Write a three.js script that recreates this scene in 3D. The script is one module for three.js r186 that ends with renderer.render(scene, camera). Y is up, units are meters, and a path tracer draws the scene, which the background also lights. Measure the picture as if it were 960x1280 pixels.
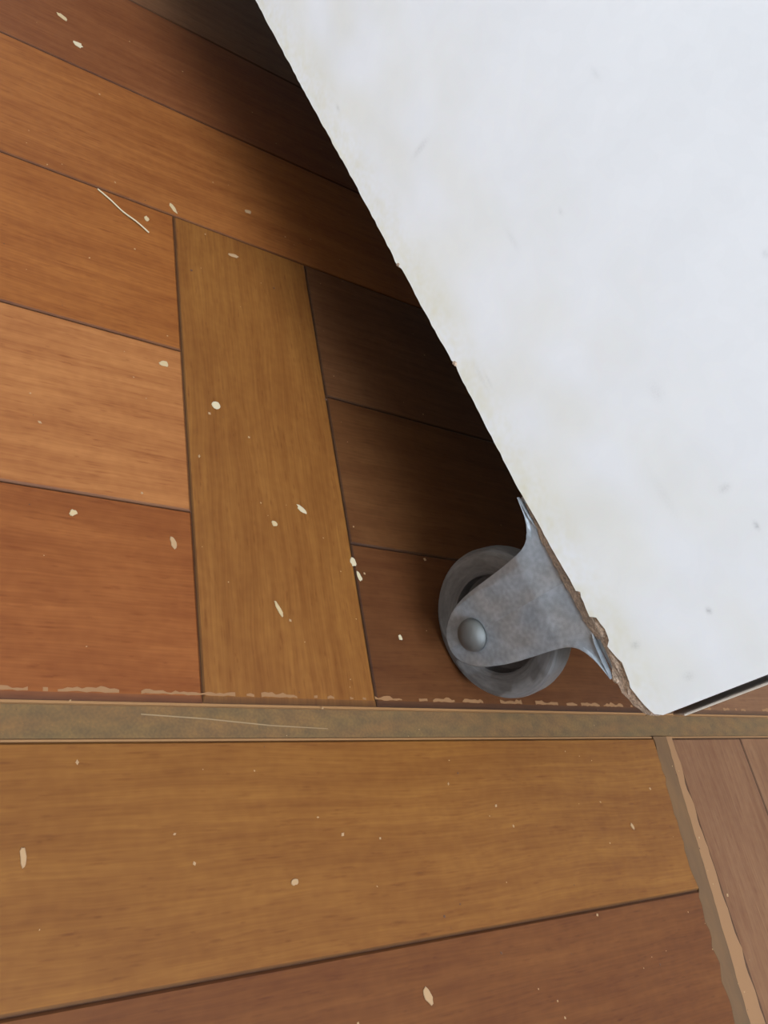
import * as THREE from 'three';
import { mergeGeometries, mergeVertices, toCreasedNormals } from 'three/addons/utils/BufferGeometryUtils.js';
import { RoundedBoxGeometry } from 'three/addons/geometries/RoundedBoxGeometry.js';
import { RectAreaLightUniformsLib } from 'three/addons/lights/RectAreaLightUniformsLib.js';
import { createNoise2D } from 'simplex-noise';

// ---------------------------------------------------------------- camera, daylight, exposure
const scene = new THREE.Scene();
const camera = new THREE.PerspectiveCamera(2 * Math.atan(640 / 1014.28) * 180 / Math.PI, 960 / 1280, 0.01, 20);
camera.position.set(0, 0.19, 0);                       // a phone held 19 cm above the floor
camera.quaternion.setFromRotationMatrix(new THREE.Matrix4().makeBasis(
  new THREE.Vector3(0.81171, 0.56024, 0.16511), new THREE.Vector3(-0.15324, 0.47707, -0.8654), new THREE.Vector3(-0.5636, 0.67716, 0.47309)));
scene.background = new THREE.Color(0.75, 0.88, 1.0);
const renderer = new THREE.WebGLRenderer();
renderer.toneMapping = THREE.LinearToneMapping;
renderer.toneMappingExposure = 1.03;
renderer.shadowMap.enabled = true;
RectAreaLightUniformsLib.init();
const ROOM = { x0: -1.08, x1: 1.62, z0: -1.42, z1: 1.3, h: 2.85 };
const WIN = { x0: -0.5, x1: 0.75, y0: 1.4, y1: 2.6 };
const daylight = new THREE.RectAreaLight(new THREE.Color(0.665, 0.803, 0.99), 47, WIN.x1 - WIN.x0 - 0.1, WIN.y1 - WIN.y0 - 0.1);
daylight.position.set((WIN.x0 + WIN.x1) / 2, (WIN.y0 + WIN.y1) / 2, ROOM.z1 + 0.06);
daylight.lookAt((WIN.x0 + WIN.x1) / 2, (WIN.y0 + WIN.y1) / 2, ROOM.z0);
daylight.castShadow = true;
scene.add(daylight);

// ---------------------------------------------------------------- helpers
function rng(seed) { let a = seed >>> 0; return () => { a = (a + 0x6D2B79F5) | 0; let t = Math.imul(a ^ (a >>> 15), 1 | a); t = (t + Math.imul(t ^ (t >>> 7), 61 | t)) ^ t; return ((t ^ (t >>> 14)) >>> 0) / 4294967296; }; }
const MM = 0.001;
const noise = createNoise2D(rng(11)), noiseB = createNoise2D(rng(29));
const used = {};
function numbered(n) { const k = used[n] = (used[n] ?? -1) + 1; return k ? `${n}_${String(k).padStart(3, '0')}` : n; }
function mesh(name, geo, mat, parent = scene, plain = false) {
  const m = new THREE.Mesh(geo, mat); m.name = plain ? name : numbered(name); m.castShadow = m.receiveShadow = true; parent.add(m); return m;
}
function tag(o, label, category, group) { o.userData.label = label; o.userData.category = category; if (group) o.userData.group = group; return o; }
function box(x0, x1, y0, y1, z0, z1) { const g = new THREE.BoxGeometry(x1 - x0, y1 - y0, z1 - z0); g.translate((x0 + x1) / 2, (y0 + y1) / 2, (z0 + z1) / 2); return g; }
function texture(w, h, f, srgb = true) {
  const d = new Uint8Array(w * h * 4);
  for (let j = 0; j < h; j++) for (let i = 0; i < w; i++) { const c = f(i, j), k = (j * w + i) * 4; for (let q = 0; q < 3; q++) d[k + q] = Math.max(0, Math.min(255, c[q])); d[k + 3] = 255; }
  const t = new THREE.DataTexture(d, w, h); t.magFilter = THREE.LinearFilter; t.minFilter = THREE.LinearFilter; t.wrapS = t.wrapT = THREE.RepeatWrapping;
  if (srgb) t.colorSpace = THREE.SRGBColorSpace; t.needsUpdate = true; return t;
}
const css = (r, g, b) => new THREE.Color(`rgb(${r},${g},${b})`);

// ---------------------------------------------------------------- materials
// wood: 4 pixels per millimetre, grain along u; 512 mm x 256 mm
const WW = 2048, WH = 1024;
const grainField = new Float32Array(WW * WH);
{
  for (let j = 0; j < WH; j++) for (let i = 0; i < WW; i++) {
    const s = i / 4, t = j / 4, w = t + 1.0 * noise(s / 110, t / 45) + 0.25 * noiseB(s / 22, t / 14);
    let v = 0.2 * noise(s / 260, w / 5.5) + 0.16 * noiseB(s / 110, w / 1.7) + 0.22 * noise(s / 22, w / 0.7) + 0.2 * noiseB(s / 60 + 9, w / 17) + 0.12 * noiseB(s / 12, t / 6);
    v += 0.1 * noise(s / 4, t / 4);
    grainField[j * WW + i] = v;
  }
  const r = rng(5);
  for (let k = 0; k < 9000; k++) {                     // short dark pores along the grain
    const x = r() * WW, y = Math.floor(r() * WH), len = 6 + 22 * r(), dip = 0.16 + 0.5 * r() * r();
    for (let q = 0; q < len; q++) {
      const i = Math.floor(x + q) % WW, j = (y + Math.round(0.06 * q * noise(x / 70, y / 50))) & (WH - 1), e = Math.sin(Math.PI * q / len);
      grainField[j * WW + i] -= dip * e; grainField[((j + 1) & (WH - 1)) * WW + i] -= dip * e * 0.6;
    }
  }
  for (let k = 0; k < 700; k++) {                      // pale worn dashes
    const x = r() * WW, y = Math.floor(r() * WH), len = 4 + 16 * r(), up = 0.25 * r();
    for (let q = 0; q < len; q++) grainField[y * WW + Math.floor(x + q) % WW] += up * Math.sin(Math.PI * q / len);
  }
}
const woodMap = texture(WW, WH, (i, j) => { const v = grainField[j * WW + i], m = 1 + 0.17 * v; return [205 * m, 205 * (1 + 0.24 * v), 205 * (1 + 0.28 * v)]; });
const woodBump = texture(1024, 512, (i, j) => { const v = 128 + 60 * grainField[2 * j * WW + 2 * i]; return [v, v, v]; }, false);
const tints = { // linear slat colours
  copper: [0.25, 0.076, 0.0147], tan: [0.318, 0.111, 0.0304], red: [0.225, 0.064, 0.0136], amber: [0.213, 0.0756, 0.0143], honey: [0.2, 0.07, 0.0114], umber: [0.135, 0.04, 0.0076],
  rose: [0.186, 0.079, 0.033], brown: [0.112, 0.039, 0.0108], dark: [0.115, 0.042, 0.014], shadedChestnut: [0.105, 0.034, 0.0092], wheat: [0.241, 0.0745, 0.0159], mahogany: [0.168, 0.05, 0.0139],
};
const woods = {};
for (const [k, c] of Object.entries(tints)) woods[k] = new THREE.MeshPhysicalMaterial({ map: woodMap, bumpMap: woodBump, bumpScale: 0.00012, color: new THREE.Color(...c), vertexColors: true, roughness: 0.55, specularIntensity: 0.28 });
const tileBody = new THREE.MeshStandardMaterial({ color: css(116, 78, 38), roughness: 0.7 });
const jointDark = new THREE.MeshStandardMaterial({ color: css(72, 42, 20), roughness: 0.9 });
const wornMat = new THREE.MeshStandardMaterial({ color: css(112, 75, 39), roughness: 0.75 });
const scratchMat = new THREE.MeshStandardMaterial({ color: css(112, 88, 58), roughness: 0.8 });
const rng7 = rng(7);
const groutMap = texture(1024, 256, (i, j) => {
  const s = i / 10, t = j / 10; const v = 1 + 0.09 * noise(s / 9, t / 5) + 0.07 * noiseB(s / 1.2, t / 1.2) + 0.08 * (rng7() - 0.5), sp = rng7() > 0.9985 ? 1.45 : 1;
  const g = 0.04 * noise(s / 30, t / 8);
  return [83 * v * sp * (1 - g), 57 * v * sp, 22 * v * sp * (1 + g)];
});
const groutMat = new THREE.MeshStandardMaterial({ map: groutMap, bumpMap: groutMap, bumpScale: 0.0001, roughness: 0.85 });
const smearMat = new THREE.MeshStandardMaterial({ map: groutMap, color: css(235, 225, 215), roughness: 0.85 });
const marks = [[-186.3, 68.8, 1.2, .6, .25], [-150.4, 87, 1.0, 3.2, .22], [-49.8, 109.2, 2.6, 1.6, .12], [-11.5, 112.8, .9, .5, .5], [-84, 67.8, 4, .8, .12], [.5, 92.5, .7, .6, .6], [-102.5, 112.3, 1, .6, .15], [-22.2, 111.1, .9, 1.3, .25], [-27.8, 97.5, 6, 1.2, .07], [.4, 70.1, 1, 1.3, .3], [12.3, 79.2, 1, 1.4, .2], [-107, 97.2, 3, .8, .1], [-81.4, 69.5, 2.5, .5, .14], [-60, 145, 1, .7, .2], [-122, 137, 2, .7, .1]];
const lamMap = texture(1024, 1024, (i, j) => {         // 256 mm square, wraps; scuffs sit where the sheet is scuffed
  const u = -236 + i / 4, y = 56 + j / 4;
  let d = 0.008 * noise(u / 30, y / 60) + 0.004 * noiseB(u / 9, y / 9), edge = Math.max(0, 1 - (y - 58) / 16);
  for (const [mu, my, a, b, k] of marks) { const q = ((u - mu) / a) ** 2 + ((y - my) / b) ** 2; if (q < 6) d -= 0.32 * k * Math.exp(-q) * (0.75 + 0.5 * noise(u * 1.3, y * 1.3)); }
  const dirt = edge * (0.03 + 0.05 * Math.max(0, noise(u / 9, y / 6)) + 0.02 * noiseB(u / 2.5, y / 2.5)) + 0.03 * Math.max(0, noise(u / 34 + 3, y / 22) + 0.7) * Math.max(0, 1 - (y - 58) / 70);  // dirt blotches, plus a broad yellow tone growing towards the bottom edge
  return [226 * (1 + d - dirt * .5), 226 * (1 + d - dirt * .7), 226 * (1 + d - dirt * 1.6)];
});
lamMap.repeat.set(1 / 0.256, 1 / 0.256); lamMap.offset.set(236 / 256, -56 / 256);
const laminateMat = new THREE.MeshPhysicalMaterial({ map: lamMap, roughness: 0.42, specularIntensity: 0.6 });
const whitePlain = new THREE.MeshStandardMaterial({ color: css(222, 222, 218), roughness: 0.5 });
const whiteEdge = new THREE.MeshStandardMaterial({ color: css(196, 186, 172), roughness: 0.6 });
const glueMat = new THREE.MeshStandardMaterial({ color: css(196, 186, 176), roughness: 0.8 });
const boardMap = texture(512, 512, (i, j) => {
  const s = i / 8, t = j / 8, v = 1 + 0.16 * noise(s / 1.6, t / 0.8) + 0.14 * noiseB(s / 0.6, t / 0.4) + 0.1 * noise(s / 6, t / 5);
  return [150 * v, 128 * v, 108 * v];
});
boardMap.repeat.set(1 / 0.064, 1 / 0.064);
const boardMat = new THREE.MeshStandardMaterial({ map: boardMap, bumpMap: boardMap, bumpScale: 0.0004, roughness: 0.95 });
const shadedLipMat = new THREE.MeshStandardMaterial({ map: boardMap, bumpMap: boardMap, bumpScale: 0.0004, color: css(190, 184, 178), roughness: 0.95 });  // board colour darkened to paint in the shade above the fork
const rawBoard = new THREE.MeshStandardMaterial({ color: css(120, 116, 110), roughness: 0.95 });
const steelMap = texture(512, 512, (i, j) => {
  const s = i / 8, t = j / 8; let v = 1 + 0.07 * noise(s / 9, t / 9) + 0.06 * noiseB(s / 2.2, t / 2.2) + 0.03 * noise(s * 2, t * 2);
  const sp = noiseB(s / 1.1 + 40, t / 1.1); if (sp > 0.82) v += 0.5 * (sp - 0.82); if (sp < -0.85) v += 0.8 * (sp + 0.85);
  const w = 0.03 * noise(s / 14 + 5, t / 14); return [126 * v * (1 + w), 126 * v, 126 * v * (1 - w)];
});
steelMap.repeat.set(1 / 0.064, 1 / 0.064);
const steelMat = new THREE.MeshStandardMaterial({ map: steelMap, metalness: 0.3, roughness: 0.48 });
const rivetMat = new THREE.MeshStandardMaterial({ map: steelMap, color: css(205, 203, 196), metalness: 0.75, roughness: 0.5, bumpMap: steelMap, bumpScale: 0.0003 });
const wheelMap = texture(512, 512, (i, j) => {
  const s = i / 8, t = j / 8, v = 1 + 0.1 * noise(s / 10, t / 4) + 0.06 * noiseB(s / 1.6, t / 1.6) + 0.06 * Math.max(0, noise(s / 3 + 7, t / 3)); return [84 * v, 80 * v, 77 * v];
});
const wheelMat = new THREE.MeshStandardMaterial({ map: wheelMap, roughness: 0.55 });
const hubMat = new THREE.MeshStandardMaterial({ color: css(46, 45, 44), roughness: 0.6 });
const wallMat = new THREE.MeshStandardMaterial({ color: css(206, 200, 190), roughness: 0.9 });
const ceilMat = new THREE.MeshStandardMaterial({ color: css(236, 234, 228), roughness: 0.95 });
const frameMat = new THREE.MeshStandardMaterial({ color: css(235, 235, 232), roughness: 0.5 });

// ---------------------------------------------------------------- room shell
function struct(name, geo, mat) { const m = mesh(name, geo, mat); m.userData.kind = 'structure'; return m; }
const T = 0.15;
struct('wall_right', box(ROOM.x1, ROOM.x1 + T, -0.05, ROOM.h, ROOM.z0 - T, ROOM.z1 + T), wallMat);
struct('wall_back', box(ROOM.x0, ROOM.x1, -0.05, ROOM.h, ROOM.z0 - T, ROOM.z0), wallMat);
struct('wall_left', box(ROOM.x0 - T, ROOM.x0, -0.05, ROOM.h, ROOM.z0 - T, ROOM.z1 + T), wallMat);
struct('wall_front', mergeGeometries([
  box(ROOM.x0, ROOM.x1, -0.05, WIN.y0, ROOM.z1, ROOM.z1 + T), box(ROOM.x0, ROOM.x1, WIN.y1, ROOM.h, ROOM.z1, ROOM.z1 + T),
  box(ROOM.x0, WIN.x0, WIN.y0, WIN.y1, ROOM.z1, ROOM.z1 + T), box(WIN.x1, ROOM.x1, WIN.y0, WIN.y1, ROOM.z1, ROOM.z1 + T)]), wallMat);
struct('ceiling', box(ROOM.x0 - T, ROOM.x1 + T, ROOM.h, ROOM.h + T, ROOM.z0 - T, ROOM.z1 + T), ceilMat);
{
  const w = 0.05, z0 = ROOM.z1 + 0.08, z1 = ROOM.z1 + 0.13, m = (WIN.x0 + WIN.x1) / 2;
  struct('window_1', mergeGeometries([box(WIN.x0, WIN.x1, WIN.y0, WIN.y0 + w, z0, z1), box(WIN.x0, WIN.x1, WIN.y1 - w, WIN.y1, z0, z1),
    box(WIN.x0, WIN.x0 + w, WIN.y0 + w, WIN.y1 - w, z0, z1), box(WIN.x1 - w, WIN.x1, WIN.y0 + w, WIN.y1 - w, z0, z1), box(m - w / 2, m + w / 2, WIN.y0 + w, WIN.y1 - w, z0, z1)]), frameMat);
}

// ---------------------------------------------------------------- floor: wood-look tiles made of slats, grout between
const floor = new THREE.Group(); floor.name = 'floor'; floor.userData.kind = 'structure'; scene.add(floor);
const rs = rng(101);
mesh('floor_bed', box(ROOM.x0 - T, ROOM.x1 + T, -0.05, -0.012, ROOM.z0 - T, ROOM.z1 + T), tileBody, floor);
// one slat in millimetres: ch = chamfer width at x0, x1, z0, z1; along = grain direction
function slatGeo(x0, x1, z0, z1, along, ch = [0.75, 0.75, 0.75, 0.75]) {
  const yT = 0, yM = -0.35, yB = -0.9, pos = [], col = [], uv = [], idx = [];
  const L = along === 'x' ? x1 - x0 : z1 - z0, W = along === 'x' ? z1 - z0 : x1 - x0;
  const ou = rs() * Math.max(0, 510 - L), ov = rs() * (254 - W);
  const ring = (a, b, c, d, y, k) => { for (const [x, z] of [[a, c], [b, c], [b, d], [a, d]]) { pos.push(x * MM, y * MM, z * MM); col.push(k, k, k); const s = along === 'x' ? x - x0 : z - z0, t = along === 'x' ? z - z0 : x - x0; uv.push((ou + s) / 512, (ov + t) / 256); } };
  const e = 0.1;
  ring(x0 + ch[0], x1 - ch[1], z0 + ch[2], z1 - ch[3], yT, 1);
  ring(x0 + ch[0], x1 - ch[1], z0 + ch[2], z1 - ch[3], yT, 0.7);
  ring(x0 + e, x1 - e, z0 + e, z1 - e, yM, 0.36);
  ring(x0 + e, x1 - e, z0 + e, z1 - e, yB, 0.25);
  idx.push(0, 2, 1, 0, 3, 2);
  for (const r of [4, 8]) for (let k = 0; k < 4; k++) { const a = r + k, b = r + (k + 1) % 4, c = a + 4, d = b + 4; idx.push(a, b, d, a, d, c); }
  const g = new THREE.BufferGeometry(); g.setAttribute('position', new THREE.Float32BufferAttribute(pos, 3)); g.setAttribute('color', new THREE.Float32BufferAttribute(col, 3)); g.setAttribute('uv', new THREE.Float32BufferAttribute(uv, 2)); g.setIndex(idx);
  const f = g.toNonIndexed(); f.computeVertexNormals(); return f;
}
// an irregular thin strip lying flat: two edge lines [[x, z] ...] in mm
function stripGeo(A, B, y0, y1) {
  const sh = new THREE.Shape(); A.forEach(([x, z], i) => i ? sh.lineTo(x * MM, -z * MM) : sh.moveTo(x * MM, -z * MM)); [...B].reverse().forEach(([x, z]) => sh.lineTo(x * MM, -z * MM)); sh.closePath();
  const g = new THREE.ExtrudeGeometry(sh, { depth: (y1 - y0) * MM, bevelEnabled: false }); g.rotateX(-Math.PI / 2); g.translate(0, y0 * MM, 0); return g;
}
const kinds = Object.keys(tints);
function tile(x0, x1, z0, z1, rows, near, base = null) {
  const cx0 = Math.max(x0, ROOM.x0 / MM), cx1 = Math.min(x1, ROOM.x1 / MM), cz0 = Math.max(z0, ROOM.z0 / MM), cz1 = Math.min(z1, ROOM.z1 / MM);
  if (cx1 - cx0 < 5 || cz1 - cz0 < 5) return null;
  const t = mesh('floor_tile', mergeGeometries([box(cx0 * MM, cx1 * MM, -0.012, -0.0011, cz0 * MM, cz1 * MM), box((cx0 + 0.35) * MM, (cx1 - 0.35) * MM, -0.0012, -0.0006, (cz0 + 0.35) * MM, (cz1 - 0.35) * MM)]), tileBody, floor);
  const ed = 0.9;
  mesh('joint_bed', box((cx0 + 1.3) * MM, (cx1 - 1.3) * MM, -0.00065, -0.00058, (cz0 + 1.3) * MM, (cz1 - 1.3) * MM), jointDark, t, true);
  const by = {};
  for (const [a, b, c, d, along, kind, ch] of rows) {
    const A = Math.max(a, cx0 + ed), B = Math.min(b, cx1 - ed), C = Math.max(c, cz0 + ed), D = Math.min(d, cz1 - ed);
    if (B - A < 4 || D - C < 4) continue;
    const k = kind ?? kinds[Math.floor(rs() * kinds.length)], g = slatGeo(A, B, C, D, along, ch);
    if (near) mesh('slat', g, woods[k], t, true); else (by[k] ??= []).push(g);
  }
  for (const [k, list] of Object.entries(by)) { const m = mesh('slat', mergeGeometries(list), woods[k], t, true); m.userData.kind = 'stuff'; }
  return t;
}
// the pattern of an ordinary tile: stacks of three crosswise slats between single lengthwise ones
function pattern(x0, x1, z0, z1, turn) {
  const w = 60, out = [], U = turn ? z1 - z0 : x1 - x0, V = turn ? x1 - x0 : z1 - z0;
  const put = (a, b, c, d, al) => turn ? out.push([x0 + c, x0 + d, z0 + a, z0 + b, al === 'x' ? 'z' : 'x']) : out.push([x0 + a, x0 + b, z0 + c, z0 + d, al]);
  let v = 0, row = 0;
  while (v < V - 5) {
    if (row % 2) { const e = Math.min(V, v + w); put(0, U, v, e, 'x'); v = e; }
    else {
      const e = Math.min(V, v + 3 * w); let u = -40 * (row % 3);
      while (u < U) { for (let k = 0; k < 3; k++) put(Math.max(0, u), Math.min(U, u + 130), v + (e - v) * k / 3, v + (e - v) * (k + 1) / 3, 'x'); put(Math.max(0, u + 130), Math.min(U, u + 130 + w), v, e, 'z'); u += 130 + w; }
      v = e;
    }
    row++;
  }
  return out.filter(([a, b, c, d]) => b - a > 3 && d - c > 3);
}
const XS = [[-1081, -636], [-628, -184], [-177.5, 268], [273.6, 718], [726, 1170], [1178, 1622]];
const ZS = [[-1420, -970], [-962, -516], [-508, -62.7], [-54.9, 390], [398, 842], [850, 1300]];
const E3 = [0.7, 0.7, 0.6, 1.9];
const special = {
  '2,2': [                                             // the tile beside the cabinet: three rows, a lengthwise slat, three rows
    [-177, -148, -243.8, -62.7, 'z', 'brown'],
    [-148, 87.1, -243.8, -180.5, 'x', 'copper'], [-148, 87.1, -180.5, -120.3, 'x', 'tan'], [-148, 87.1, -120.3, -62.7, 'x', 'red', E3],
    [87.1, 141.7, -243.8, -62.7, 'z', 'amber', E3],
    [141.7, 268, -243.8, -178.2, 'x', 'dark'], [141.7, 268, -178.2, -118, 'x', 'brown'], [141.7, 268, -118, -62.7, 'x', 'shadedChestnut', E3],  // tints painted darker for the light falling off towards the cabinet
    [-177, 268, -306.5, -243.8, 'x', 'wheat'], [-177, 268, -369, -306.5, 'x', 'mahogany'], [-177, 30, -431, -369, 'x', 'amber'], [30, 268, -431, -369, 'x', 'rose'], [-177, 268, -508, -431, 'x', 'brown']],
  '2,3': [[-177, 268, -54.9, -1.6, 'x', 'honey', [.7, .9, .7, .7]], [-177, 268, -1.6, 55, 'x', 'umber'], [-177, 90, 55, 112, 'x', 'brown'], [90, 268, 55, 112, 'x', 'amber'],
    [-177, 20, 112, 170, 'x', 'tan'], [20, 80, 112, 286, 'z', 'honey'], [80, 268, 112, 170, 'x', 'dark'], [-177, 20, 170, 228, 'x', 'red'], [80, 268, 170, 228, 'x', 'amber'], [-177, 20, 228, 286, 'x', 'brown'], [80, 268, 228, 286, 'x', 'copper'], [-177, 268, 286, 340, 'x', 'tan'], [-177, 268, 340, 390, 'x', 'red']],
  '3,3': [[277.3, 323.8, -54.9, 390, 'z', 'rose', [.6, .6, .9, .6]], [323.8, 380, -54.9, 120, 'z', 'rose'], [323.8, 380, 120, 390, 'z', 'brown'], ...pattern(380, 718, -54.9, 390, true)],  // pinkish tint has the washed-out floor reflection painted into it
  '3,2': [[274, 460, -120, -62.7, 'x', 'rose', E3], [460, 718, -120, -62.7, 'x', 'brown', E3], [274, 400, -178, -120, 'x', 'amber'], [400, 718, -178, -120, 'x', 'red'], [274, 718, -236, -178, 'x', 'honey'], ...pattern(274, 718, -508, -236, false)],
};
const tiles = {};
XS.forEach(([x0, x1], i) => ZS.forEach(([z0, z1], j) => {
  const key = `${i},${j}`;
  tiles[key] = tile(x0, x1, z0, z1, special[key] ?? pattern(x0, x1, z0, z1, (i + j) % 2 === 0), i >= 1 && i <= 3 && j >= 1 && j <= 3);
}));
// grout strips
function groutGeo(x0, x1, z0, z1, y = -0.75) { const g = box(x0 * MM, x1 * MM, -0.012, y * MM, z0 * MM, z1 * MM), p = g.attributes.position, u = g.attributes.uv; for (let k = 0; k < p.count; k++) u.setXY(k, p.getX(k) / 0.1024, p.getZ(k) / 0.0256); return g; }
for (let j = 0; j < 5; j++) mesh('grout', groutGeo(ROOM.x0 / MM, ROOM.x1 / MM, ZS[j][1], ZS[j + 1][0]), groutMat, floor);
for (let i = 0; i < 5; i++) ZS.forEach(([z0, z1]) => mesh('grout', groutGeo(XS[i][1], XS[i + 1][0], Math.max(z0, ROOM.z0 / MM), Math.min(z1, ROOM.z1 / MM)), groutMat, floor));
// chipped pale wear along the edges of the tiles round the joints
function wornStrip(parent, x0, x1, z, reach, seed, thr, axis = 'x') {
  const r = rng(seed), parts = []; let cur = null;
  for (let x = x0; x <= x1; x += 1.1) {
    const v = 0.55 * noise(x / 13, seed) + 0.45 * noiseB(x / 4, seed) + 0.3 * (r() - 0.5) - thr;
    if (v > 0) { (cur ??= [[], []]); const w = reach * Math.min(1, 0.35 + v) * (0.7 + 0.6 * r()); cur[0].push([x, z - w + 0.4 * (r() - 0.5)]); cur[1].push([x, z + 0.35 * (r() - 0.5)]); } else if (cur) { if (cur[0].length > 1) parts.push(cur); cur = null; }
  }
  if (cur && cur[0].length > 1) parts.push(cur);
  const g = mergeGeometries(parts.map(([A, B]) => stripGeo(axis === 'x' ? A : A.map(([a, b]) => [b, a]), axis === 'x' ? B : B.map(([a, b]) => [b, a]), 0.01, 0.07)));
  return mesh('worn_edge', g, wornMat, parent, true);
}
wornStrip(tiles['2,2'], -170, 262, -65.7, 1.2, 3, -0.25);
wornStrip(tiles['3,2'], 280, 700, -65.4, 1.8, 8, -0.05);
mesh('scratch', stripGeo([[71, -60.9], [88, -59.9], [106, -58.3], [124, -57.4]], [[71, -60.6], [88, -59.6], [106, -58], [124, -57.2]], -0.8, -0.72), scratchMat, floor);
{ // bare tan edge of the right-hand tile, widening towards the viewer, and grout smeared over its neighbour
  const r = rng(77), A = [], B = [], C = [], D = [];
  for (let z = -54.5; z <= 388; z += 2.5) {
    const k = Math.min(1, (z + 54.5) / 93), j = () => 0.5 * (r() - 0.5);
    A.push([274.6 - 5.6 * k + j(), z]); B.push([277.6 - 0.6 * k + 1.6 * noise(z / 14, 4) * 0.5 + j(), z]);
    C.push([267 - 5.6 * k + 1.2 * noise(z / 7, 3) + 2 * j(), z]); D.push([274.6 - 5.6 * k + 0.6, z]);
  }
  mesh('worn_edge', stripGeo(A, B, -1, 0.05), wornMat, tiles['3,3'], true);
  mesh('grout_smear', stripGeo(C, D, -0.9, 0.03), smearMat, floor);
}

// ---------------------------------------------------------------- the rolling cabinet
const nrm = new THREE.Vector3(-0.94778, 0, 0.31893);   // outward normal of its front
const cabinet = new THREE.Group(); cabinet.name = 'rolling_cabinet';
cabinet.position.copy(nrm).multiplyScalar(-0.959 * 0.19); cabinet.rotation.y = Math.atan2(-0.94778, 0.31893);
tag(cabinet, 'white laminated chipboard cabinet standing on grey casters, its bottom edge chipped to bare brown board', 'cabinet'); scene.add(cabinet);
const UL = -580, UR = 18.5, TOP = 470, DEEP = 400;
// front laminate with its ragged lower edge (u, y in mm)
const whiteLine = [[UL, 60.6], [-420, 60.6], [-253, 60.4], [-246, 60.4], [-197, 60.5], [-164.4, 61], [-134, 60.9], [-131.5, 60.5], [-129.5, 60.9], [-128, 61.4], [-101, 61.5], [-94, 61.7], [-92, 62.3], [-90, 61.9], [-77.5, 61.6], [-50.5, 61.2], [-39.5, 61.6], [-28.8, 61.7], [-20.2, 62], [-18.6, 62], [-17.8, 63.2], [-16.6, 62.6], [-13.5, 62.2], [-11, 62], [-10, 63.8], [-6.5, 64.4], [-3.4, 63.9], [-2.2, 62.6], [0, 63.1], [3, 64.2], [6.5, 63.6], [9.4, 62.8], [13, 63.6], [16.2, 64.6], [17.6, 65.4]];
function ragged(line, step, amp, seed) {
  const r = rng(seed), out = [];
  for (let k = 0; k < line.length - 1; k++) {
    const [a, b] = line[k], [c, d] = line[k + 1], n = Math.max(1, Math.round(Math.abs(c - a) / step));
    for (let q = 0; q < n; q++) { const f = q / n; out.push([a + (c - a) * f, b + (d - b) * f + (q ? amp : amp * 0.3) * (r() - 0.5)]); }
  }
  out.push(line[line.length - 1]); return out;
}
function slab(line, uR, top, z0, z1) {
  const sh = new THREE.Shape(); line.forEach(([u, y], i) => i ? sh.lineTo(u * MM, y * MM) : sh.moveTo(u * MM, y * MM));
  sh.lineTo(uR * MM, (line.at(-1)[1] + 2.2) * MM); sh.lineTo(uR * MM, top * MM); sh.lineTo(line[0][0] * MM, top * MM); sh.closePath();
  const g = new THREE.ExtrudeGeometry(sh, { depth: (z1 - z0) * MM, bevelEnabled: false }); g.translate(0, 0, z0 * MM); return g;
}
const coreLine = [[UL, 61], [-150, 61], [-130, 61], [-95, 61.6], [-49, 61.3], [-30, 61.4], [-20, 61.3], [-12.3, 61.2], [-8, 60.9], [-3.7, 60.9], [0, 60.8], [3, 60.3], [4.6, 59.2], [6, 58.8], [8, 59.3], [10, 59.2], [13.9, 60.4], [16.7, 62.3], [17.6, 63.5]];
const front = mesh('front_panel', slab(ragged(coreLine, 1.6, 0.55, 21), UR, TOP, -16, -0.8), boardMat, cabinet);
front.userData.label = 'bare brown chipboard showing along the chipped lower edge';
mesh('laminate', slab(ragged(whiteLine, 1.9, 0.34, 9), UR + 0.1, TOP, -0.8, 0), laminateMat, front);
{ // torn lip of board plus painted shade, below the laminate, over the fork
  const r = rng(63), low = [], sh = new THREE.Shape();
  for (let u = -46; u <= -5; u += 1) low.push([u, 60.9 - 1.2 * Math.min(1, (u + 46) / 12, (-5 - u) / 5 + 0.3) + 0.5 * (r() - 0.5)]);
  low.forEach(([u, y], k) => k ? sh.lineTo(u * MM, y * MM) : sh.moveTo(u * MM, y * MM)); sh.lineTo(-5 * MM, 62.2 * MM); sh.lineTo(-46 * MM, 62.2 * MM); sh.closePath();
  const g = new THREE.ExtrudeGeometry(sh, { depth: 0.7 * MM, bevelEnabled: true, bevelSize: 0.2 * MM, bevelThickness: 0.2 * MM, bevelSegments: 1 }); g.translate(0, 0, -1.1 * MM); mesh('shaded_torn_edge', g, shadedLipMat, front);
}
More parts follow.
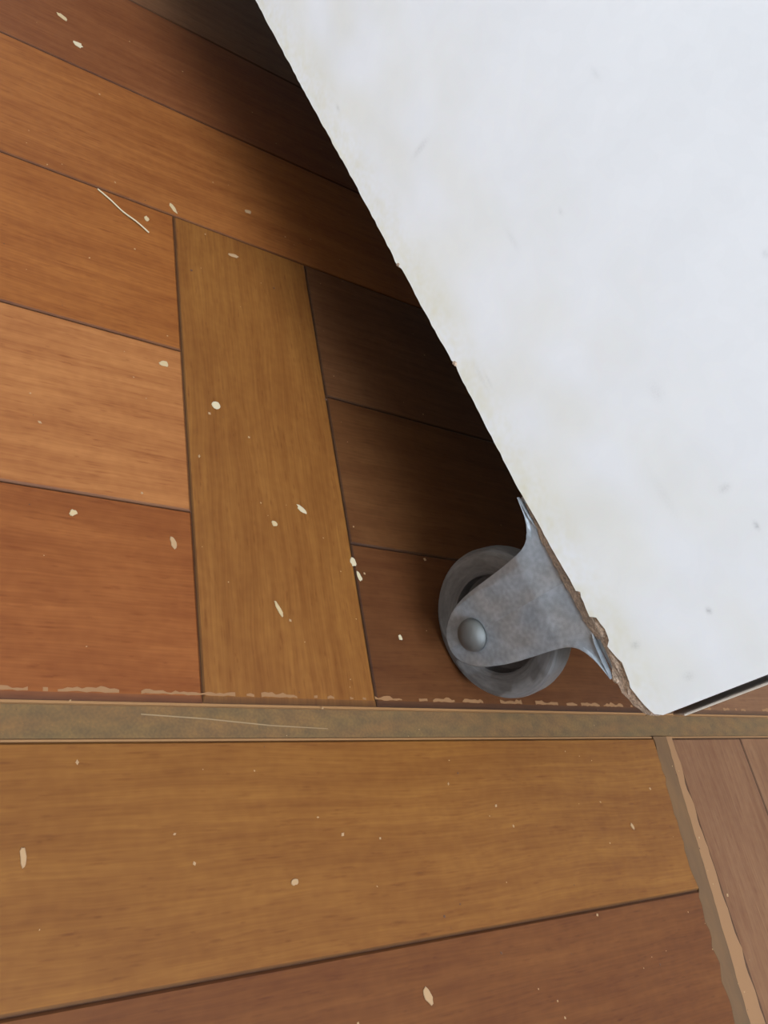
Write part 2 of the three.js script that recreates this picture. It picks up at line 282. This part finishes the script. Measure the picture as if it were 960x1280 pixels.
{ // edge strip come loose from the right-hand side: white sheet, dried glue on its inner face
  const sh = (o) => { const r = rng(31), s = new THREE.Shape(); s.moveTo(-(0 + o) * MM, (73 + o) * MM); for (const [z, y] of [[-1.5, 71.6], [-3, 70.4], [-5, 68.4], [-7, 66.6], [-10, 63.8], [-14, 61.4], [-17, 61]]) s.lineTo((z - o) * MM, (y + 0.3 * (r() - 0.5)) * MM); s.lineTo(-17 * MM, TOP * MM); for (let y = TOP; y > 76; y -= 6) s.lineTo(-(o + 0.12 * r()) * MM, y * MM); s.closePath(); return s; };
  const mk = (o, u0, u1) => { const g = new THREE.ExtrudeGeometry(sh(o), { depth: (u1 - u0) * MM, bevelEnabled: false }); g.applyMatrix4(new THREE.Matrix4().makeBasis(new THREE.Vector3(0, 0, 1), new THREE.Vector3(0, 1, 0), new THREE.Vector3(1, 0, 0))); g.translate(u0 * MM, 0, 0); return flip(g); };
  const band = mesh('edge_band', mk(0, 20.3, 20.62), whiteEdge, front); band.userData.label = 'loosened white edge strip';
  mesh('dried_glue', mk(0.2, 20.15, 20.3), glueMat, front);
}
function flip(g) { const f = g.index ? g.toNonIndexed() : g, p = f.attributes.position; for (let k = 0; k < p.count; k += 3) { for (const a of Object.values(f.attributes)) { for (let q = 0; q < a.itemSize; q++) { const i = (k + 1) * a.itemSize + q, j = (k + 2) * a.itemSize + q, t = a.array[i]; a.array[i] = a.array[j]; a.array[j] = t; } } } f.computeVertexNormals(); return f; }
function crumb(seed, sx, sy, sz) { // a broken, angular crumb, in mm
  const g = mergeVertices(new THREE.IcosahedronGeometry(1, 1).deleteAttribute('uv').deleteAttribute('normal')), p = g.attributes.position, r = rng(seed);
  for (let k = 0; k < p.count; k++) { const f = 0.65 + 0.6 * r(); p.setXYZ(k, p.getX(k) * f * sx * MM, p.getY(k) * f * sy * MM, p.getZ(k) * f * sz * MM); }
  const o = g.toNonIndexed(); o.computeVertexNormals(); const q = o.attributes.position, uv = new Float32Array(q.count * 2); for (let k = 0; k < q.count; k++) { uv[2 * k] = q.getX(k); uv[2 * k + 1] = q.getY(k); }
  o.setAttribute('uv', new THREE.BufferAttribute(uv, 2)); return o;
}
for (const [u, y, z, a, b, c, s, rot] of [[-130.2, 61, -0.3, 1.1, 0.8, 0.6, 1, .4], [-92.4, 62.2, 0, 0.9, 0.7, 0.6, 2, 0], [-17.7, 63.2, -0.5, 0.7, 1.1, 0.4, 3, .3], [-7.2, 62.6, -0.8, 2.9, 1.3, 0.45, 4, .22],
  [2, 61.9, -0.8, 3.2, 1.1, 0.4, 6, .05], [9.6, 61.6, -0.8, 1.7, 0.8, 0.4, 7, -.35], [6.4, 59.5, -0.8, 1.2, 0.7, 0.8, 8, .5], [13.6, 62, -0.8, 2.0, 0.7, 0.35, 9, .62], [5.0, 58.5, -0.5, 0.7, 0.45, 0.5, 11, 0], [-48.8, 61.4, -0.8, 1.6, 0.7, 0.5, 13, 0]]) {
  const m = mesh('splinter', crumb(s * 13, a, b, c), boardMat, front, true); m.position.set(u * MM, y * MM, z * MM); m.rotation.z = rot;
}
mesh('bottom_panel', box(UL * MM, UR * MM, 0.0615, 0.0775, -DEEP * MM, -0.0161), rawBoard, cabinet);
mesh('top_panel', box(UL * MM, UR * MM, (TOP - 16) * MM, TOP * MM, -DEEP * MM, -0.0161), whitePlain, cabinet);
for (const [a, b] of [[UL, UL + 16], [UR - 16, UR]]) mesh('side_panel', box(a * MM, b * MM, 0.0776, (TOP - 16.1) * MM, (-DEEP + 8.1) * MM, -0.0161), whitePlain, cabinet);
mesh('back_panel', box((UL + 0.1) * MM, (UR - 0.1) * MM, 0.0776, (TOP - 16.1) * MM, -DEEP * MM, (-DEEP + 8) * MM), rawBoard, cabinet);

// one caster, in mm about the middle of its mounting plate's front line
const caster = new THREE.Group(); caster.name = 'caster'; caster.userData.label = 'grey caster with a dull steel fork and a dusty plastic wheel';
const CU = -22.2;
caster.position.set(CU * MM, 0, 0); cabinet.add(caster);
function lerpTable(t, y) { if (y <= t[0][0]) return t[0][1]; for (let k = 1; k < t.length; k++) if (y <= t[k][0]) { const f = (y - t[k - 1][0]) / (t[k][0] - t[k - 1][0]); return t[k - 1][1] + f * (t[k][1] - t[k - 1][1]); } return t.at(-1)[1]; }
const LEFT = [[11.0, -22.3], [11.15, -24], [11.7, -26], [13, -28], [15, -29.6], [18, -31.4], [21.3, -32.6], [25, -33.4], [29.5, -33.9], [34, -34.1], [38, -34.3], [43, -34.6], [47, -35], [50, -35.4], [52.5, -35.9], [54.5, -36.6], [56, -37.5], [57.3, -38.9], [58.3, -40.8], [59.1, -43.3], [59.6, -47.5], [59.75, -48.8], [59.95, -43], [60.2, -38.5]];
const RIGHT = [[11.0, -22.1], [11.15, -20.4], [11.7, -18.6], [13, -16.9], [15.5, -14.8], [18.5, -13.2], [22.4, -11.8], [28, -10.3], [33.9, -9.2], [40, -8.4], [45, -7.8], [49, -7.1], [51.4, -6.5], [53.5, -5.7], [55, -4.6], [56.3, -2.9], [57.3, -0.7], [58.1, 1.8], [58.7, 4.6], [58.9, 5.6], [59.15, 0.5], [59.6, -4], [60.2, -6]];
function forkArm(mirror) {
  const ys = [11, 11.05, 11.15, 11.4, 11.7, 12.3, 13, 14, 15, 16.5, 18, 20, 22, 25, 28, 31, 34, 37, 40, 43, 46, 48.5, 50.5, 52.5, 54, 55, 56, 56.7, 57.3, 57.8, 58.3, 58.7, 58.9, 59.15, 59.4, 59.6, 59.75, 59.95, 60.2], nc = 22, th = 1.5, R = 0.6;
  const P = [], N = (j, i, back) => back * ys.length * (nc + 1) + j * (nc + 1) + i;
  for (const back of [0, 1]) for (const y of ys) for (let i = 0; i <= nc; i++) {
    const l = lerpTable(LEFT, y) - CU, r = lerpTable(RIGHT, y) - CU, f = 0.5 - 0.5 * Math.cos(Math.PI * i / nc), u = l + (r - l) * (0.35 * (i / nc) + 0.65 * f);
    const d = Math.hypot(u, y - 22.6), emb = -0.55 * Math.exp(-(((d - 6.6) / 1.1) ** 2)) + 0.25 * Math.exp(-((d / 12) ** 2));
    const edge = Math.min(1, Math.min(u - l, r - u) / 0.9), rr = back ? 0 : -0.5 * (1 - edge) ** 2;
    const q = Math.max(0, y - (60.2 - R)), bend = -(R - Math.sqrt(Math.max(0, R * R - q * q)));
    const broad = -1.2 * Math.max(0, Math.min(1, (y - 42) / 18)) ** 2 - 0.7 * Math.max(0, Math.min(1, (y - 46) / 14)) ** 2 * Math.max(0, Math.min(1, (15 - Math.abs(u)) / 5));            // the sheet leans in a little towards the plate
    const lip = y > 50 ? 1.3 * Math.max(0, 1 - Math.min(u - l, r - u) / 2.6) ** 1.5 * Math.min(1, (y - 50) / 5) * Math.min(1, Math.max(0, Math.abs(u) - 13) / 3) : 0;
    P.push(u * MM, y * MM, mirror * (0.9 + broad + bend + lip + (back ? -th + emb : emb + rr)) * MM);
  }
  const idx = [], quad = (a, b, c, d) => mirror > 0 ? idx.push(a, b, c, a, c, d) : idx.push(a, c, b, a, d, c), J = ys.length - 1;
  for (let j = 0; j < J; j++) for (let i = 0; i < nc; i++) { quad(N(j, i, 0), N(j, i + 1, 0), N(j + 1, i + 1, 0), N(j + 1, i, 0)); quad(N(j, i + 1, 1), N(j, i, 1), N(j + 1, i, 1), N(j + 1, i + 1, 1)); }
  for (let j = 0; j < J; j++) { quad(N(j, 0, 1), N(j, 0, 0), N(j + 1, 0, 0), N(j + 1, 0, 1)); quad(N(j, nc, 0), N(j, nc, 1), N(j + 1, nc, 1), N(j + 1, nc, 0)); }
  for (let i = 0; i < nc; i++) { quad(N(0, i, 1), N(0, i + 1, 1), N(0, i + 1, 0), N(0, i, 0)); quad(N(J, i, 0), N(J, i + 1, 0), N(J, i + 1, 1), N(J, i, 1)); }
  const g = new THREE.BufferGeometry(); g.setAttribute('position', new THREE.Float32BufferAttribute(P, 3)); g.setIndex(idx);
  const c = toCreasedNormals(g, 0.7), p = c.attributes.position, uv = new Float32Array(p.count * 2); for (let k = 0; k < p.count; k++) { uv[2 * k] = p.getX(k); uv[2 * k + 1] = p.getY(k); }
  c.setAttribute('uv', new THREE.BufferAttribute(uv, 2)); return c;
}
const WZ = -7.1, WID = 10.4, BACK = 2 * (WZ - WID / 2);
const arm = forkArm(1), arm2 = forkArm(-1); arm2.translate(0, 0, BACK * MM);
mesh('fork', mergeGeometries([arm, arm2]), steelMat, caster);
{ const g = new RoundedBoxGeometry(0.054, 0.0014, 0.0215, 2, 0.0005); g.translate(0.0005, 0.0597, BACK / 2 * MM); mesh('mounting_plate', g, steelMat, caster); }
{ // wheel, turned about its axle: recessed hub, flat rim, rounded tread
  const r = 23.6, pts = [[6, -4.6], [6, -5.2], [14.2, -5.2], [14.9, -4.9], [15.3, -1.3], [15.9, -0.7], [16.6, -0.5], [17.2, -0.15], [18.5, 0], [20.6, -0.05], [21.8, -0.3], [22.7, -0.9], [23.3, -1.8], [r, -3], [r, -WID + 3], [23.3, -WID + 1.8], [22.7, -WID + 0.9], [21.8, -WID + 0.3], [20.6, -WID], [16, -WID], [15, -WID + 1], [14.5, -WID + 4], [6, -WID + 4], [3.2, -WID + 3.4], [3.2, -4.6], [6, -4.6]];
  const g = new THREE.LatheGeometry(pts.map(([a, b]) => new THREE.Vector2(a * MM, b * MM)), 72); g.rotateX(Math.PI / 2);
  const w = mesh('wheel', toCreasedNormals(flipIfInside(g), 0.6), wheelMat, caster); w.position.set(-0.8 * MM, 23.6 * MM, WZ * MM);
  const h = new THREE.LatheGeometry([[0, 3.6], [4.6, 3.6], [5.2, 3], [5.6, -4.9], [0, -4.9]].reverse().map(([a, b]) => new THREE.Vector2(Math.max(1e-5, a * MM), b * MM)), 40); h.rotateX(Math.PI / 2);
  const hub = mesh('wheel_hub', h, hubMat, caster); hub.position.set(0, 23.2 * MM, WZ * MM);
}
function flipIfInside(g) { return g; }
{ // rivet head and the axle behind it
  const pts = [[0.01, -27], [2.6, -27], [2.6, 0.3], [5.1, 0.35], [5.1, 1.1], [4.7, 2.2], [3.7, 3.1], [2.2, 3.6], [0.9, 3.75], [0.01, 3.75]].map(([a, b]) => new THREE.Vector2(a * MM, b * MM));
  const g = new THREE.LatheGeometry(pts, 40); g.rotateX(Math.PI / 2); const m = mesh('axle_rivet', g, rivetMat, caster); m.position.set(-0.1 * MM, 22.6 * MM, 0.6 * MM);
}
const LE = UL + 40;
for (const [u, z] of [[LE, 0], [CU, -DEEP + 30], [LE, -DEEP + 30]]) { const c = caster.clone(); c.name = numbered('caster'); c.position.set(u * MM, 0, z * MM); cabinet.add(c); }

// ---------------------------------------------------------------- litter on the floor
const paint = new THREE.MeshStandardMaterial({ color: css(160, 142, 112), roughness: 0.8 }), dull = new THREE.MeshStandardMaterial({ color: css(136, 104, 70), roughness: 0.85 }), pale = new THREE.MeshStandardMaterial({ color: css(150, 126, 90), roughness: 0.8 });
function flakeGeo(a, b, th, seed, round = 0.25) { // flat irregular flake, half sizes a x b in mm
  const r = rng(seed), sh = new THREE.Shape(), n = 12; for (let k = 0; k < n; k++) { const t = k / n * Math.PI * 2, f = 1 - round + 2 * round * r(); k ? sh.lineTo(a * f * Math.cos(t) * MM, b * f * Math.sin(t) * MM) : sh.moveTo(a * f * MM, 0); }
  sh.closePath(); const g = new THREE.ExtrudeGeometry(sh, { depth: th * MM, bevelEnabled: true, bevelSize: 0.12 * MM, bevelThickness: 0.1 * MM, bevelSegments: 1 }); g.rotateX(-Math.PI / 2); g.translate(0, 0.1 * MM, 0); return g;
}
for (const [name, x, z, a, b, turn, seed, mat, label, cat, round] of [
  ['paint_spot', 97.6, -161.4, 1.45, 1.35, 0, 1, paint, 'round cream paint spot on the lengthwise wood-look slat', 'paint spot', 0.08],
  ['paint_fleck', 124.7, -127.7, 2.0, 0.75, -0.75, 2, paint, 'slanting cream paint fleck beside the dark joint, left of the wheel', 'paint fleck'],
  ['paint_fleck', 114.1, -120.7, 0.9, 0.8, -0.5, 3, pale, 'small pale paint fleck just left of the slanting cream fleck', 'paint fleck'],
  ['paint_fleck', 141.3, -111.2, 1.0, 1.35, 0.2, 4, paint, 'upper of the two pale flecks lying in the joint left of the wheel', 'paint fleck'],
  ['paint_fleck', 142.9, -106.2, 0.65, 1.5, 0.35, 5, paint, 'lower curled one of the two pale flecks in the joint left of the wheel', 'paint fleck'],
  ['wood_sliver', 112.2, -92, 0.5, 2.4, 0.45, 6, pale, 'thin upright wood sliver low on the lengthwise slat', 'wood sliver'],
  ['paint_fleck', 154.9, -86.2, 0.55, 0.85, 0.3, 7, paint, 'tiny cream fleck on the reddish slat closest to the wheel', 'paint fleck'],
  ['paint_fleck', 142.6, 10.6, 1.0, 2.1, 0.5, 8, dull, 'long tan fleck lying on the reddish slat at the bottom of the photo', 'paint fleck'],
  ['wood_sliver', 45.1, -30, 0.55, 2.2, 0.1, 9, dull, 'dull tan sliver at the far left, below the grout line', 'wood sliver'],
  ['paint_fleck', 81, -109.2, 0.7, 1.6, 0.15, 10, dull, 'dull oval fleck on the left reddish slat beside the lengthwise slat', 'paint fleck'],
  ['paint_fleck', 53.8, -114, 0.9, 0.8, 0.9, 11, pale, 'small pale fleck on the left reddish slat, below its upper joint', 'paint fleck'],
  ['paint_fleck', 46.1, -333.1, 2.1, 0.9, -0.5, 12, pale, 'topmost cream fleck, on the farthest slat at the top left', 'paint fleck'],
  ['paint_fleck', 52.3, -319.9, 1.7, 1.3, -0.1, 13, paint, 'cream fleck below the topmost one, close to the joint of the farthest slat', 'paint fleck'],
  ['paint_fleck', 109.9, -234.1, 2.0, 0.8, 0.1, 14, dull, 'dull flat fleck at the top end of the lengthwise slat', 'paint fleck'],
  ['paint_fleck', 80.8, -173, 1.4, 0.9, 0.1, 15, pale, 'cream fleck at the right end of the light tan slat', 'paint fleck'],
  ['wood_sliver', 87, -247.8, 0.7, 2.2, 0.6, 16, pale, 'slanting pale sliver above the top corner of the lengthwise slat', 'wood sliver'],
  ['paint_fleck', 76.9, -236.8, 0.7, 1.1, 0.1, 17, pale, 'small pale fleck beside the thin straw fibre', 'paint fleck'],
  ['paint_fleck', 118.5, -262.2, 1.3, 0.9, 0.3, 18, dull, 'greyish fleck high up in the shade near the cabinet', 'paint fleck'],
  ['paint_fleck', 108, -19.1, 0.9, 0.6, 0.2, 19, dull, 'dull tan fleck on the wide slat below the grout line, centre left', 'paint fleck'],
  ['paint_fleck', 239.6, -24, 0.6, 0.9, 0.3, 20, dull, 'dull fleck on the wide slat near the right-hand joint', 'paint fleck'],
]) { const m = mesh(name, flakeGeo(a, b, 0.12, seed * 7, round), mat); m.position.set(x * MM, 0, z * MM); m.rotation.y = turn; tag(m, label, cat); }
{ // thin straw fibre
  const pts = [[59.9, .3, -242.6], [64, .5, -239.4], [68.4, .4, -235.8], [73, .9, -232.6], [77.4, .45, -229.9]].map((p) => new THREE.Vector3(...p).multiplyScalar(MM));
  tag(mesh('straw_fibre', new THREE.TubeGeometry(new THREE.CatmullRomCurve3(pts), 24, 0.28 * MM, 6), paint), 'thin pale straw fibre lying across the joint at the upper left', 'fibre');
}
{ // dust nobody could count
  const r = rng(404), light = [], dark = [];
  for (let k = 0; k < 260; k++) {
    const x = 20 + 260 * r(), z = -340 + 385 * r() ** 0.8, s = 0.16 + 0.34 * r() ** 3, d = r() < 0.25;
    const g = new THREE.OctahedronGeometry(1, 0); g.scale(s * (0.7 + 0.9 * r()) * MM, s * 0.35 * MM, s * (0.7 + 0.9 * r()) * MM); g.rotateY(r() * 6); g.translate(x * MM, s * 0.3 * MM, z * MM);
    (d ? dark : light).push(g);
  }
  const a = mesh('dust_specks', mergeGeometries(light), dull); a.userData.kind = 'stuff'; tag(a, 'tiny pale specks of dust scattered over the floor', 'dust');
  const b = mesh('dirt_specks', mergeGeometries(dark), jointDark); b.userData.kind = 'stuff'; tag(b, 'tiny dark specks of dirt scattered over the floor', 'dirt');
}
renderer.render(scene, camera);
